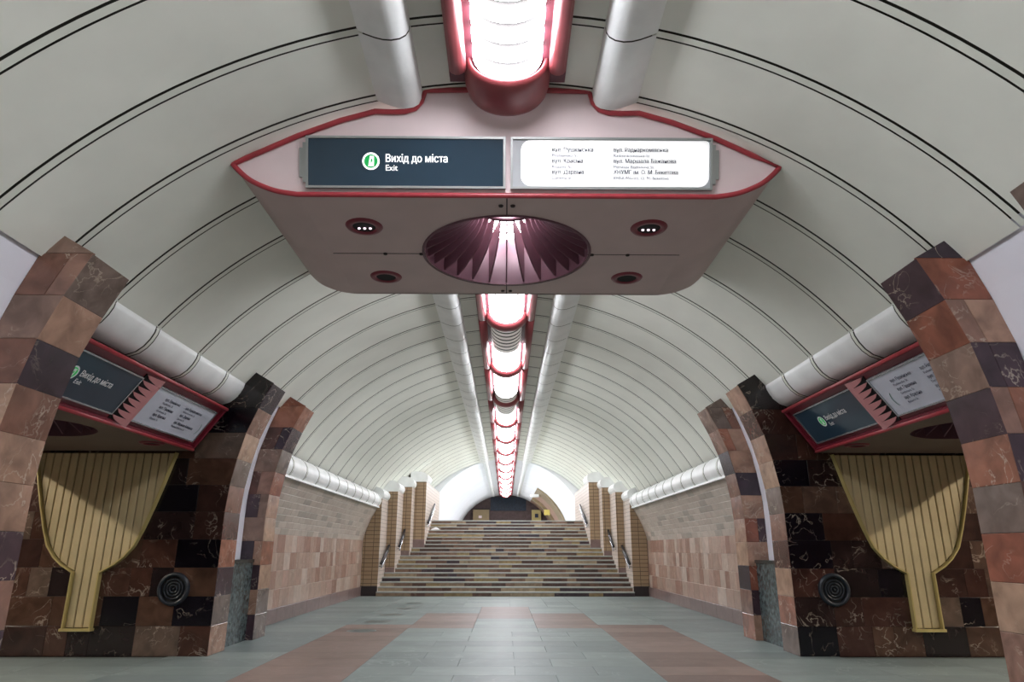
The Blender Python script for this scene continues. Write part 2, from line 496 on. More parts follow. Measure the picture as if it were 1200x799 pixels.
# ------------------------------------------------------------------ cross passages
def passage(s):
    sd = SIDE[s]
    g = G(); g.box(s*4.1, s*7.6, 10.272, 10.6, -.01, 3.47)
    wl = g.make('wall_passage_%s' % sd, 'grout', kind='structure', label='dark marble side wall of the %s cross passage' % sd)
    Y = 10.27
    def put(P):
        n = (Vector(P[1])-Vector(P[0])).cross(Vector(P[2])-Vector(P[0]))
        if n.y > 0: P = P[::-1]
        polytile('marble_tile', P, (0, -1, 0), 'marble_passage', wl, .02, .0015, .004)
    for r, (za, zb) in enumerate(zip(ROWZ[:9], ROWZ[1:10])):
        x = None; cuts = []
        xx = 4.08 + random.choice([.3, .42, .55, .62])
        while xx < 7.4: cuts.append(xx); xx += random.choice([.3, .4, .5, .62, .7])
        prev = (band_x(za), band_x(zb))
        for c in cuts + [7.58]:
            put([(s*prev[0], Y, za), (s*c, Y, za), (s*c, Y, zb), (s*prev[1], Y, zb)]); prev = (c, c)
    # topmost cap tile beside the vault
    put([(s*band_x(3.465), Y, 3.465), (s*4.5, Y, 3.465), (s*4.3, Y, 3.53), (s*4.1, Y, 3.63), (s*4.0, Y, 3.86), (s*3.88, Y, 4.03), (s*3.57, Y, 3.85), (s*band_x(3.66), Y, 3.66)])
    g = G(); g.box(s*4.1, s*7.6, 5.6, 6.03, -.01, 3.47)
    g.make('wall_passage_near_%s' % sd, 'marble_passage', kind='structure', label='near side wall of the %s cross passage' % sd)
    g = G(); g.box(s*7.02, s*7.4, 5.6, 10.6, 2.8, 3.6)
    g.make('ceiling_passage_%s' % sd, 'soffit_shaded', kind='structure', label='outer edge of the %s passage ceiling' % sd)
    # platform beyond the passage
    g = G(); g.box(s*8.4, s*12.2, 2.0, 15.0, -.3, 0); g.make('floor_platform_%s' % sd, 'end_brown', kind='structure', label='platform floor beyond the %s passage' % sd)
    g = G(); g.box(s*12.2, s*12.4, 2.0, 15.0, -.3, 5.4); g.make('wall_platform_%s' % sd, 'end_brown', kind='structure', label='platform wall beyond the %s passage' % sd)
    g = G(); g.box(s*7.4, s*12.4, 2.0, 15.0, 5.2, 5.4); g.make('ceiling_platform_%s' % sd, 'end_brown', kind='structure', label='platform ceiling beyond the %s passage' % sd)
    for k, (a, b, z0, z1) in enumerate(((2.0, 6.03, 0, 5.2), (10.27, 15.0, 0, 5.2), (6.03, 10.27, 3.55, 5.2))):
        g = G(); g.box(s*7.42, s*7.6, a, b, z0, z1); g.make('wall_pylon_%s_%d' % (sd, k+1), 'end_brown', kind='structure', label='platform side of the %s pylons' % sd)
    for k, y in enumerate((2.0, 14.9)):
        g = G(); g.box(s*7.6, s*12.2, y, y+.1, 0, 5.2); g.make('wall_platform_end_%s_%d' % (sd, k+1), 'end_brown', kind='structure', label='end of the %s platform' % sd)
    lt = empty('platform_light', (s*10.2, 8.4, 4.4), 'long tube light over the %s platform' % sd, 'ceiling light', 'platform tube lights')
    v, f = tube([(s*10.2, 2.4, 4.4), (s*10.2, 14.6, 4.4)], .05, 10); obj('tube', v, f, 'platform_lamp', lt, True)
    g = G(); g.box(s*10.1, s*10.3, 2.4, 14.6, 4.47, 4.53); g.make('housing', 'duct_paint', lt)
    for y in (4, 12.5):
        v, f = tube([(s*10.2, y, 4.5), (s*10.2, y, 5.2)], .012, 6); obj('hanger', v, f, 'rail_steel', lt)
for s in (-1, 1): passage(s)

# ------------------------------------------------------------------ long tiled walls
WALLP = [(4.63, 1.7), (4.605, 1.83), (4.57, 1.96), (4.525, 2.09), (4.475, 2.22), (4.42, 2.35), (4.36, 2.475), (4.29, 2.6), (4.215, 2.73)]
def hall_wall(s):
    sd = SIDE[s]; y0, y1 = 12.58, 23.2
    pr = [(s*(x+.02), z) for x, z in WALLP]
    v, f = prism([(s*4.65, 0)]+pr+[(s*4.8, 2.73), (s*4.8, 0)], y0, y1)
    wl = obj('wall_%s' % sd, v, f, 'grout_beige', kind='structure', label='long %s wall with salmon marble below and beige tiles above' % sd)
    def put(nm, ya, yb, A, B, mat, depth=.02, gap=.0015):
        P = [(s*A[0], ya, A[1]), (s*A[0], yb, A[1]), (s*B[0], yb, B[1]), (s*B[0], ya, B[1])]
        n = (Vector(P[1])-Vector(P[0])).cross(Vector(P[3])-Vector(P[0]))
        if n.x*s > 0: P = P[::-1]; n = -n
        polytile(nm, P, n, mat, wl, depth, gap, .004)
    y = y0
    while y < y1-.1:
        b = min(y+1.1, y1); put('plinth_block', y, b, (4.65, 0), (4.65, .28), 'plinth_stone', .05); y = b
    zr = [.28, .64, .99, 1.34, 1.7]
    for r in range(4):
        y = y0; W = {0: .62, 1: .46, 2: .36, 3: .42}[r]
        while y < y1-.05:
            b = y+W*random.choice([.6, .8, 1, 1.2]); b = y1 if b > y1-.15 else b
            put('marble_tile', y, b, (4.65, zr[r]), (4.65, zr[r+1]), 'marble_wall'); y = b
    for r in range(8):
        A = (WALLP[r][0]+.02, WALLP[r][1]); B = (WALLP[r+1][0]+.02, WALLP[r+1][1])
        y = y0; first = .25 if r % 2 else .5
        while y < y1-.05:
            b = y+(first if y == y0 else .5); b = y1 if b > y1-.2 else b
            put('beige_tile', y, b, A, B, 'beige_tile', .018, .0022); y = b
    g = G(); v, f = prism([(s*4.63, 0)]+[(s*x, z) for x, z in WALLP]+[(s*4.8, 2.73), (s*4.8, 0)], YB, 3.72)
    obj('wall_near_%s' % sd, v, f, 'marble_wall', kind='structure', label='%s hall wall beside the camera' % sd)
for s in (-1, 1): hall_wall(s)
g = G(); g.box(-5.4, 5.4, YB-.2, YB, -.1, 6); g.make('wall_back', 'plaster', kind='structure', label='end wall behind the camera')

# ------------------------------------------------------------------ stairs
R_, T_, Y0, NS = .135, .33, 23.02, 19
STG = {-1: [(23.2, 24.48, 4.09, 3.03), (24.48, 25.8, 3.77, 3.36), (25.8, 26.63, 3.46, 3.63), (26.63, 32.1, 3.03, 3.9)],
       1: [(23.2, 24.48, 4.11, 3.03), (24.48, 25.8, 3.85, 3.36), (25.8, 26.63, 3.56, 3.63), (26.63, 32.1, 3.18, 3.9)]}
def half(y, s):
    for a, b, x, z in STG[s]:
        if y < b-.02: return x
    return STG[s][-1][2]
def stairs():
    st = empty('staircase', (0, Y0, 0), 'wide stone staircase with dark mottled risers climbing at the end of the hall', 'stairs')
    for k in range(1, NS+1):
        ya = Y0+(k-1)*T_; yb = ya+T_+.03 if k < NS else ya+.6; z = k*R_
        xl, xr = -half(ya+.1, -1), half(ya+.1, 1)
        g = G(); g.box(xl+.002, xr-.002, ya-.022, yb, z-.036, z)
        g.make('tread', 'tread_stone', st)
        g = G(); g.box(xl+.002, xr-.002, ya+.02, yb, z-R_+.002, z-.037)
        g.make('step_core', 'grout', st)
        x = xl
        while x < xr-.05:
            b = x+random.choice([.3, .45, .6, .8, 1.1]); b = xr if b > xr-.2 else b
            polytile('riser_block', [(x, ya+.018, z-R_), (b, ya+.018, z-R_), (b, ya+.018, z-.036), (x, ya+.018, z-.036)], (0, -1, 0), 'riser_stone', st, .018, .001, .002)
            x = b
stairs()
g = G(); g.box(-5, 5, Y0+NS*T_+.25, 58.2, 2.2, NS*R_); g.make('floor_upper', 'tread_stone', kind='structure', label='upper landing floor beyond the stairs')

def stair_walls(s):
    sd = SIDE[s]
    for i, (ya, yb, xe, zt) in enumerate(STG[s]):
        g = G(); g.box(s*xe, s*4.95, ya, yb, -.01, zt)
        root = g.make('wall_stair_%s_%d' % (sd, i+1), 'brick_side', kind='structure',
                      label='tiled stepped side wall of the stairs on the %s' % sd)
        xo = 4.7 if i == 0 else STG[s][i-1][2]
        zb = 0 if i == 0 else round((STG[s][i][0]-Y0)/T_)*R_
        # tile courses, browned to hold the shade, on the face turned to the hall
        z = zb+.3
        g = G(); g.box(s*(xe+.003), s*(xo-.003), ya-.012, ya+.002, zb+.3, zt)
        g.make('tile_face', 'brick_front_shaded', root)
        g = G(); g.box(s*(xe+.003), s*(xo-.003), ya-.02, ya+.002, zb, zb+.296)
        g.make('base_block', 'plinth_stone' if i else 'seam_dark', root)
        # rounded cornice piece over it
        L = min(yb, ya+1.36); cuts = [ya-.02, (ya+L)/2, L]
        pts = [(s*(xe-4.2+x+.03), zt+(z-2.76)*.8) for x, z in WALL_CORN]+[(s*(xe+.62), zt+.4), (s*(xe+.62), zt)]
        for a, b in zip(cuts, cuts[1:]):
            v, f = prism(pts, a+.008, b-.008); obj('cornice_tube', v, f, 'duct_paint', root, False)
    g = G(); g.box(s*(STG[s][0][2]+.55), s*5.2, 23.22, 34.3, 2.9, 4.2)
    g.make('wall_haunch_%s' % sd, 'groove', kind='structure')
for s in (-1, 1): stair_walls(s)

def handrail(s, y0, z0, y1, z1, x, lb):
    root = empty('handrail', (s*x, y0, z0-.1), lb, 'handrail', 'stair handrails')
    v, f = tube([(s*x, y0, z0), (s*x, y1, z1)], .04, 10); obj('rail', v, f, 'rail_dark', root, True)
    v, f = tube([(s*(x-.0), y0+.1, z0-.12), (s*x, y1, z1-.16)], .025, 8); obj('lower_rail', v, f, 'rail_steel', root, True)
    for t in (.12, .88):
        y = y0+(y1-y0)*t; z = z0+(z1-z0)*t
        v, f = tube([(s*x, y, z-.02), (s*x, y, z-.14), (s*(x+.11), y, z-.16)], .014, 6); obj('bracket', v, f, 'rail_steel', root)
for s in (-1, 1):
    for (y0, z0, y1, z1, i), nm in zip(((23.1, .98, 24.5, 1.56, 0), (24.65, 1.52, 25.85, 2.12, 1), (26.7, 2.38, 29.0, 3.2, 3)), ('lowest', 'middle', 'uppermost')):
        handrail(s, y0, z0, y1, z1, STG[s][i][2]-.1, '%s of the three dark handrails on the %s side of the stairs' % (nm, SIDE[s]))
v = [(-2.95,27.98,2.166),(-2.62,27.96,2.175),(-2.6,28.1,2.18),(-2.78,28.14,2.25),(-2.93,28.12,2.2),(-2.75,28.03,2.27)]
obj('paper_scrap', v, [(0,1,5),(1,2,5),(2,3,5),(3,4,5),(4,0,5),(0,4,3,2,1)], 'paper', label='crumpled white scrap lying on an upper stair at the left', cat='litter')

# ------------------------------------------------------------------ far barrel beyond the stairs
def far_end():
    R2, zc2, ya, yb = 4.08, 1.70, VEND-.02, 58.0
    n = 40
    arc = [(R2*math.cos(math.pi*i/n), zc2+R2*math.sin(math.pi*i/n)) for i in range(n+1)]
    prof = [(R2, 0)]+arc+[(-R2, 0)]; m = len(prof)
    v = [(x, ya, z) for x, z in prof]+[(x, yb, z) for x, z in prof]
    f = [(i, i+1, m+i+1, m+i) for i in range(m-1)]
    b = [(x*1.04, zc2+(z-zc2)*1.04) if z > 0 else (x*1.04, 0) for x, z in prof]
    o = len(v); v += [(x, ya, z) for x, z in b]+[(x, yb, z) for x, z in b]
    f += [(o+i, o+m+i, o+m+i+1, o+i+1) for i in range(m-1)]
    obj('ceiling_far', v, f, 'plaster', None, True, kind='structure', label='smooth white barrel vault beyond the stairs')
    # ring wall facing the hall where the two vaults meet
    big = [(5.6*math.cos(math.pi*i/n), .3+6.0*math.sin(math.pi*i/n)) for i in range(n+1)]
    big = [(5.6, 0)]+big+[(-5.6, 0)]
    v, f = [], []
    for y in (ya, ya+.15):
        v += [(x, y, z) for x, z in prof]+[(x, y, z) for x, z in big]
    for i in range(m-1): f += [(i, m+i, m+i+1, i+1)]
    obj('wall_ring', v, f, 'plaster', kind='structure', label='white ring wall where panelled vault meets the smooth one')
    g = G(); g.box(-4.3, 4.3, 58.0, 58.2, 2.4, 6.2); g.make('wall_end', 'end_brown', kind='structure', label='brown end wall at the far end of the station')
    g = G(); g.box(-1.25, 1.7, 57.94, 58.0, 4.5, 5.62)
    mu = g.make('wall_mural', 'mural_blue', label='dark blue wall mural at the far end above the stairs', cat='mural')
    g = G(); g.box(-2.66, -1.35, 57.6, 57.99, 2.57, 4.58)
    bo = empty('cabinet', (-2, 57.8, 2.57), 'tan cabinet left of the blue mural at the far end', 'cabinet')
    g.make('body', 'booth_tan', bo); g = G(); g.box(-2.2, -1.95, 57.58, 57.6, 3.9, 4.1); g.make('notice', 'face_pink', bo)
    g = G(); g.box(-2.7, -1.31, 57.57, 57.99, 4.58, 4.66); g.make('top', 'seam_dark', bo)
    bo = empty('cabinet', (2.5, 57.8, 2.57), 'narrow olive cabinet with a dark square right of the blue mural', 'cabinet')
    g = G(); g.box(2.15, 2.9, 57.6, 57.99, 2.57, 4.56); g.make('body', 'frame_yellow', bo)
    g = G(); g.box(2.4, 2.68, 57.58, 57.6, 3.95, 4.25); g.make('window', 'print_navy', bo)
    # curved brown cladding on the right haunch of the far vault
    def clad(name, y0, y1, a0, a1, rr, th, mat, lb):
        ang = [math.radians(a0+(a1-a0)*i/14) for i in range(15)]
        inn = [(rr*math.cos(a), zc2+rr*math.sin(a)) for a in ang]
        out = [((rr+th)*math.cos(a), zc2+(rr+th)*math.sin(a)) for a in ang]
        v, f = prism(inn+out[::-1], y0, y1); obj(name, v, f, mat, kind='structure', label=lb)
    clad('trim_40', 44.6, 47.8, 10, 60, 3.98, .1, 'olive_trim', 'brown curved portal band on the right beyond the stairs')
    clad('trim_41', 47.8, 57.9, 10, 60, 4.04, .04, 'clad_brown', 'brown marble cladding on the right of the far vault')
    clad('trim_42', 52.0, 53.0, 10, 60, 3.85, .19, 'olive_trim', 'second brown curved band on the right of the far vault')
    a = math.radians(36.5); c = Vector((3.99*math.cos(a), 49.4, zc2+3.99*math.sin(a)))
    g = G(); g.box(c.x-.5, c.x-.1, 49.3, 49.36, c.z-.32, c.z+.05)
    g.make('notice_sign', 'sign_yellow', label='small yellow notice on the brown band right of the stairs', cat='sign')
    a = math.radians(62); g = G(); g.box(3.8*math.cos(a)-.1, 3.8*math.cos(a)+.45, 46.9, 47.5, zc2+3.8*math.sin(a)-.22, zc2+3.8*math.sin(a)-.05)
    g.make('wall_lamp', 'duct_paint', label='small white box light on the far right vault', cat='lamp')
far_end()

# ------------------------------------------------------------------ ceiling ducts
DUCT = [(1.27, 5.59), (1.2, 5.558), (1.12, 5.525), (1.05, 5.505), (.98, 5.50), (.91, 5.515), (.86, 5.55), (.835, 5.6), (.83, 5.69)]
def duct(s):
    root = empty('ceiling_duct', (s*1.05, YB, 5.48), '%s of the two long pale ducts running along the crown of the vault' % SIDE[s], 'duct', 'pair of crown ducts')
    cuts = [YB]+[j for j in JOINTS if YB+.2 < j < 5.5]+[5.70]
    cuts2 = [8.70]+[j for j in JOINTS if j > 8.9]
    pr = [(s*x, z) for x, z in DUCT]
    core = [(s*(1.06+(x-1.06)*.96), z+.02) for x, z in DUCT]
    for cs in (cuts, cuts2):
        v, f = prism(core+[(s*.84, 5.69), (s*1.26, 5.6)], cs[0], cs[-1]); obj('duct_core', v, f, 'groove', root)
        for a, b in zip(cs, cs[1:]):
            v, f = strip(pr, a+.009, b-.009, 0, -s); obj('duct_panel', v, f, 'duct_paint', root, True)
    # slimmer run under the far vault
    pr = [(s*(1.02+(x-1.06)*.62), z+.02) for x, z in DUCT]
    y = VEND
    while y < 55:
        v, f = prism(pr, y+.01, y+2.0); obj('far_duct_panel', v, f, 'duct_paint', root, False); y += 2.01
for s in (-1, 1): duct(s)

# ------------------------------------------------------------------ luminaires along the crown
PER = 3.584; RING0 = 5.04; NSL = 14
def luminaire_proto(front, ys=-PER):
    """local origin: middle of its far ring, at crown height; body runs to -y"""
    root = empty('ceiling_light', (0, 0, 5.715))
    A, B, zc = .315, .27, 5.69
    g = G(); g.box(-.545, .545, ys+.01, .14 if front else -.01, 5.665, 5.71); g.make('tray', 'tray_maroon', root)
    e0 = -.2; pitch = (PER-.36)/NSL
    for i in range(NSL):
        y1 = e0-i*pitch; y0 = y1-pitch*.68
        if y0 < ys: continue
        prof = []
        for k in range(17):
            a = math.pi*k/16; prof.append((A*math.cos(a), zc-B*math.sin(a)))
        v, f = strip(prof, y0, y1, 0, 1)
        obj('slat', v, f, 'lamp_lit', root, True)
    # reflector body seen between the slats
    prof = [((A-.03)*math.cos(math.pi*k/12), zc-(B-.03)*math.sin(math.pi*k/12)) for k in range(13)]
    v, f = strip(prof, ys+.16, -.2, .01, 1); obj('reflector', v, f, 'lamp_core', root, True)
    # red half ring, longer where the row stops at the hanging sign
    hl, tr, aa, yc = (.26, .05, A+.04, .06) if front else (.18, .09, A+.02, 0)
    v, f = [], []; n1, n2 = 20, 14
    for i in range(n1+1):
        a = math.pi*i/n1
        c = Vector((aa*math.cos(a), yc, zc-(B-.0)*math.sin(a))); rad = Vector((math.cos(a), 0, -math.sin(a)))
        for k in range(n2):
            b = 2*math.pi*k/n2
            v.append(c + rad*tr*math.cos(b) + Vector((0, hl, 0))*math.sin(b))
    for i in range(n1):
        for k in range(n2):
            k2 = (k+1) % n2; f.append((i*n2+k, i*n2+k2, (i+1)*n2+k2, (i+1)*n2+k))
    f.append(tuple(range(n2))); f.append(tuple(n1*n2+k for k in range(n2)))
    obj('end_ring', v, f, 'lamp_red', root, True)
    for s in (-1, 1):
        v, f = tube([(s*.455, ys+.02, 5.6), (s*.455, -.02 if not front else -.14, 5.6)], .082, 14); obj('side_rail', v, f, 'lamp_red', root, True)
        v, f = tube([(s*.455, -PER*.5, 5.6), (s*.455, -PER*.5, 5.7)], .03, 8); obj('rail_bracket', v, f, 'tray_maroon', root, True)
    return root
lp0 = luminaire_proto(True); lp1 = luminaire_proto(False, -2.55); lp = luminaire_proto(False)
ORD = ['first', 'second', 'third', 'fourth', 'fifth', 'sixth', 'seventh', 'eighth', 'ninth', 'tenth', 'eleventh', 'twelfth', 'thirteenth', 'fourteenth']
def copy_tree(o, loc):
    c = o.copy(); COL.objects.link(c); c.location = loc
    for ch in o.children:
        d = ch.copy(); COL.objects.link(d); d.parent = c
    return c
lums = {0: lp0, 1: lp1}; lp0.location = (0, 5.36, 5.715); lp1.location = (0, RING0+PER, 5.715)
for k in range(2, 15):
    loc = Vector((0, RING0+k*PER, 5.715))
    if k == 2: lp.location = loc; lums[2] = lp
    else: lums[k] = copy_tree(lp, loc)
for k in (1, 2): lums[-k] = copy_tree(lp, Vector((0, 5.34-k*PER, 5.715)))
for k, o in lums.items():
    o['category'] = 'ceiling light'; o['group'] = 'row of white slatted lights with red rails along the crown'
    if k < 0: o['label'] = 'slatted white ceiling light with red rails, %s behind the camera' % ORD[-k-1]
    elif k == 0: o['label'] = 'large slatted white ceiling light with red rails in front of the hanging sign'
    elif k == 1: o['label'] = 'slatted white ceiling light with red rails directly above the hanging sign'
    else: o['label'] = 'slatted white ceiling light with red rails, %s one beyond the hanging sign' % ORD[k-2]
# two lights have tubes that have gone out
dim_mesh = None
for k, rng in ((3, (7, 14)), (4, (0, 3)), (5, (8, 14))):
    sl = [c for c in lums[k].children if c.name.startswith('slat')]
    sl.sort(key=lambda c: -c.location.y)
    for c in sl[rng[0]:rng[1]]:
        if dim_mesh is None:
            dim_mesh = c.data.copy(); dim_mesh.materials.clear(); dim_mesh.materials.append(MATS['lamp_dim'])
        c.data = dim_mesh

# ------------------------------------------------------------------ hanging sign canopy across the hall
SZ, CY0, CY1 = 4.72, 6.0, 8.68
def fy(z): return 6.0-.32*(z-SZ)
def holed_plate(x0, x1, y0, y1, z, cx, cy, r, seg=64):
    v, f = [], []
    for i in range(seg):
        a = 2*math.pi*i/seg; c, s = math.cos(a), math.sin(a)
        t = min((x1-cx)/c if c > 1e-9 else ((x0-cx)/c if c < -1e-9 else 1e9), (y1-cy)/s if s > 1e-9 else ((y0-cy)/s if s < -1e-9 else 1e9))
        v += [(cx+r*c, cy+r*s, z), (cx+t*c, cy+t*s, z)]
    for i in range(seg):
        j = (i+1) % seg; f.append((2*i, 2*j, 2*j+1, 2*i+1))
    # corners
    for (X, Y) in ((x0, y0), (x1, y0), (x1, y1), (x0, y1)):
        best = None
        for i in range(seg):
            j = (i+1) % seg; p, q = v[2*i+1], v[2*j+1]
            on = lambda w: (abs(w[0]-X) < 1e-6, abs(w[1]-Y) < 1e-6)
            if on(p) != on(q) and any(on(p)) and any(on(q)) and (p[0]-X)*(q[0]-X) >= -1e-9 and (p[1]-Y)*(q[1]-Y) >= -1e-9:
                d = (Vector(p)-Vector((X, Y, z))).length+(Vector(q)-Vector((X, Y, z))).length
                if best is None or d < best[0]: best = (d, i, j)
        if best: v.append((X, Y, z)); f.append((2*best[1]+1, 2*best[2]+1, len(v)-1))
    return v, f
def downlight(root, x, y, z, r=.2, lit=True):
    d = empty('downlight', (x, y, z), parent=root, label='round maroon downlight in the soffit')
    v, f = revolve([(r*.6, -.004), (r*.66, -.022), (r*.92, -.018), (r, 0)], (x, y, z), 28); obj('ring', v, f, 'ring_maroon', d, True)
    v, f = revolve([(0, -.006), (r*.62, -.006)], (x, y, z), 28); obj('well_shade', v, f, 'hole_black', d)  # flat black disc painted as the shade inside a recess that is not cut
    if lit:
        for dx in (-.06, 0, .06):
            v, f = revolve([(0, -.022), (.012, -.018), (.016, -.007)], (x+dx, y+.03, z), 10); obj('bulb', v, f, 'bulb', d, True)
def curve_pts(P, n):                     # Catmull-Rom through P
    out = []; P = [Vector(p) for p in P]
    for i in range(len(P)-1):
        a, b, c, d = P[max(i-1, 0)], P[i], P[i+1], P[min(i+2, len(P)-1)]
        for k in range(n):
            t = k/n; out.append(.5*((2*b)+(c-a)*t+(2*a-5*b+4*c-d)*t*t+(3*b-a-3*c+d)*t**3))
    return out+[P[-1]]
def canopy():
    root = empty('sign_canopy', (0, 7.34, SZ), 'large pink boat-shaped sign canopy hanging from the vault with red edging and round recess', 'canopy')
    half_low = curve_pts([(2.05, 4.72, 0), (2.27, 4.755, 0), (2.48, 4.835, 0), (2.60, 4.92, 0), (2.68, 5.0, 0)], 5)
    low = [(p.x, p.y) for p in half_low]
    top = [(2.4, 5.115), (2.04, 5.265), (1.62, 5.41), (1.29, 5.495), (1.12, 5.49), (1.0, 5.495), (.9, 5.525), (.84, 5.59), (.8, 5.69), (.4, 5.70)]
    outline = [(-x, z) for x, z in reversed(low)]+low+top+[(0, 5.70)]+[(-x, z) for x, z in reversed(top)]
    # front face
    fv = [(x, fy(z), z) for x, z in outline]; m = len(fv)
    bv = [(x, fy(z)+.03, z) for x, z in outline]
    obj('front_face', fv+bv, [tuple(range(m)), tuple(range(m, 2*m))[::-1]]+[(i, m+i, m+(i+1) % m, (i+1) % m) for i in range(m)], 'face_pink', root)
    # back face
    hi = [(x, vz(x)-.03) for x in (2.4, 2.0, 1.6, 1.3)]+[(1.28, 5.45), (.82, 5.45), (.6, 5.36), (0, 5.36)]
    bo = [(-x, z) for x, z in reversed(low)]+low+hi+[(-x, z) for x, z in reversed(hi[:-1])]
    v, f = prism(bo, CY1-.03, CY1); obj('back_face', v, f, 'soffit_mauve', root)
    # curved bilges at both sides
    for s in (-1, 1):
        pr = [(s*x, z) for x, z in low]; mm = len(pr)
        v = [(x, fy(z), z) for x, z in pr]+[(x, CY1, z) for x, z in pr]
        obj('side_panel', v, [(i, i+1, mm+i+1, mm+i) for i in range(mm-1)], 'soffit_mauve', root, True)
    # soffit in four quarters around the round recess
    cx, cy, r = 0.0, 7.36, .95
    v, f = holed_plate(-2.05, 2.05, CY0, CY1, SZ, cx, cy, r)
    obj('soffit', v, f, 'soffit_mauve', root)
    g = G(); g.box(-.006, .006, CY0, cy-r, SZ-.003, SZ); g.box(-.006, .006, cy+r, CY1, SZ-.003, SZ)
    g.box(-2.03, -r, cy-.006, cy+.006, SZ-.003, SZ); g.box(r, 2.03, cy-.006, cy+.006, SZ-.003, SZ); g.make('soffit_seam', 'seam_dark', root)
    for x, y in ((-1.42, cy), (1.42, cy), (-1.0, cy), (1.0, cy), (-.06, CY0+.18), (.06, CY0+.18), (-.05, CY1-.14), (.05, CY1-.14)):
        v, f = revolve([(0, -.016), (.022, -.014), (.026, 0)], (x, y, SZ), 10); obj('latch', v, f, 'seam_dark', root, True)
    for x in (-1.53, 1.53):
        for y in (6.66, 8.07): downlight(root, x, y, SZ, .2, y < 7)
    rc = empty('round_recess', (cx, cy, SZ), parent=root, label='round purple recess with radial fins')
    v, f = revolve([(r, -.004), (r, .06), (r-.01, .64), (r+.012, .64), (r+.035, -.012), (r+.004, -.012)], (cx, cy, SZ), 64); obj('recess_wall', v, f, 'fin_purple', rc, True)
    nf = 26
    for i in range(nf):
        a = 2*math.pi*(i+.5)/nf; u = Vector((math.cos(a), math.sin(a), 0)); w = Vector((-u.y, u.x, 0))*.009
        inn = []
        for k in range(9):
            t = k/8; inn.append((.34+.58*(1-t)**2.0, SZ+.02+.6*t))
        v = []; f = []
        for sg in (-1, 1):
            for rr, z in inn: v.append(Vector((cx, cy, z))+u*rr+w*sg)
            for rr, z in inn: v.append(Vector((cx, cy, z))+u*(r-.012)+w*sg)
        for sg in (0, 18):
            for k in range(8): f.append((sg+k, sg+k+1, sg+9+k+1, sg+9+k))
        for k in range(8): f.append((k, 18+k, 18+k+1, k+1))
        f.append((8, 26, 35, 17)); f.append((0, 9, 27, 18))
        obj('fin', v, f, 'fin_purple', rc)
    v, f = revolve([(.36, .60), (.36, .64), (.30, .64), (.30, .60)], (cx, cy, SZ), 32, close_prof=True); obj('inner_ring', v, f, 'fin_purple', rc, True)
    # red edging tube
    path = [(x, fy(z)-.02, z) for x, z in outline]; path.append(path[0])
    v, f = tube(path, .027, 8, cap=False); obj('red_edging', v, f, 'red_paint', root, True)
    return root
canopy()

# ------------------------------------------------------------------ light boxes
def frame_bars(root, P, u, v, n, w, h, t, d, mat, name='frame'):
    """rectangular frame: P lower-left corner"""
    def bar(a0, a1, b0, b1):
        vv = [P+u*a+v*b+n*c for c in (0, d) for a, b in ((a0, b0), (a1, b0), (a1, b1), (a0, b1))]
        return vv, [(0,3,2,1),(4,5,6,7),(0,1,5,4),(1,2,6,5),(2,3,7,6),(3,0,4,7)]
    g = G()
    for q in ((0, w, 0, t), (0, w, h-t, h), (0, t, t, h-t), (w-t, w, t, h-t)): g.add(*bar(*q))
    return g.make(name, mat, root)
def slab_on(root, P, u, v, n, a0, a1, b0, b1, c0, c1, mat, name):
    vv = [P+u*a+v*b+n*c for c in (c0, c1) for a, b in ((a0, b0), (a1, b0), (a1, b1), (a0, b1))]
    return obj(name, vv, [(0,3,2,1),(4,5,6,7),(0,1,5,4),(1,2,6,5),(2,3,7,6),(3,0,4,7)], mat, root)
def disc_on(root, P, u, v, n, r, mat, name, off, rin=0, seg=28):
    vv, ff = [], []
    for i in range(seg):
        a = 2*math.pi*i/seg; e = u*math.cos(a)+v*math.sin(a)
        vv += [P+e*r+n*off, P+e*rin+n*off]
    for i in range(seg):
        j = (i+1) % seg; ff.append((2*i, 2*j, 2*j+1, 2*i+1))
    return obj(name, vv, ff, mat, root)
def exit_print(root, P, u, v, n, w, h, sc, off, tm='text_white'):
    """white lettering and green exit pictogram on a dark panel; P lower left of the panel"""
    O = P+n*off
    ic = P+u*(w*.325)+v*(h*.52)
    disc_on(root, ic, u, v, n, .085*sc, tm, 'icon_ring', off+.001, .066*sc)
    disc_on(root, ic, u, v, n, .066*sc, 'icon_green', 'icon_disc', off+.001)
    q = lambda a, b: ic+u*a*sc+v*b*sc+n*(off+.003)
    obj('icon_door', [q(-.026, -.05), q(.03, -.05), q(.03, .05), q(-.01, .05)], [(0, 1, 2, 3)], tm, root)
    q = lambda a, b: ic+u*a*sc+v*b*sc+n*(off+.005)
    obj('icon_figure', [q(.0, -.022), q(.006, -.022), q(.012, .0), q(.02, -.004), q(.014, .018), q(.004, .026), q(-.002, .012)], [tuple(range(7))], 'icon_green', root)
    text('lettering', 'Вихід до міста', O+u*(w*.4)+v*(h*.505), u, v, .078*sc, .60*sc, tm, root, .02)
    text('lettering', 'Exit', O+u*(w*.4)+v*(h*.34), u, v, .06*sc, .115*sc, tm, root, .01)
def street_print(root, P, u, v, n, w, h, off, cols, sc, m1, m2, wt=.02):
    O = P+n*off
    for x0, rows in cols:
        for k, (a, b, wa, wb) in enumerate(rows):
            y = h*(.73-.215*k)
            text('lettering', a, O+u*(w*x0)+v*y, u, v, .042*sc, wa*sc, m1, root, wt)
            text('lettering', b, O+u*(w*x0)+v*(y-.052*sc), u, v, .03*sc, wb*sc, m2, root, .006)
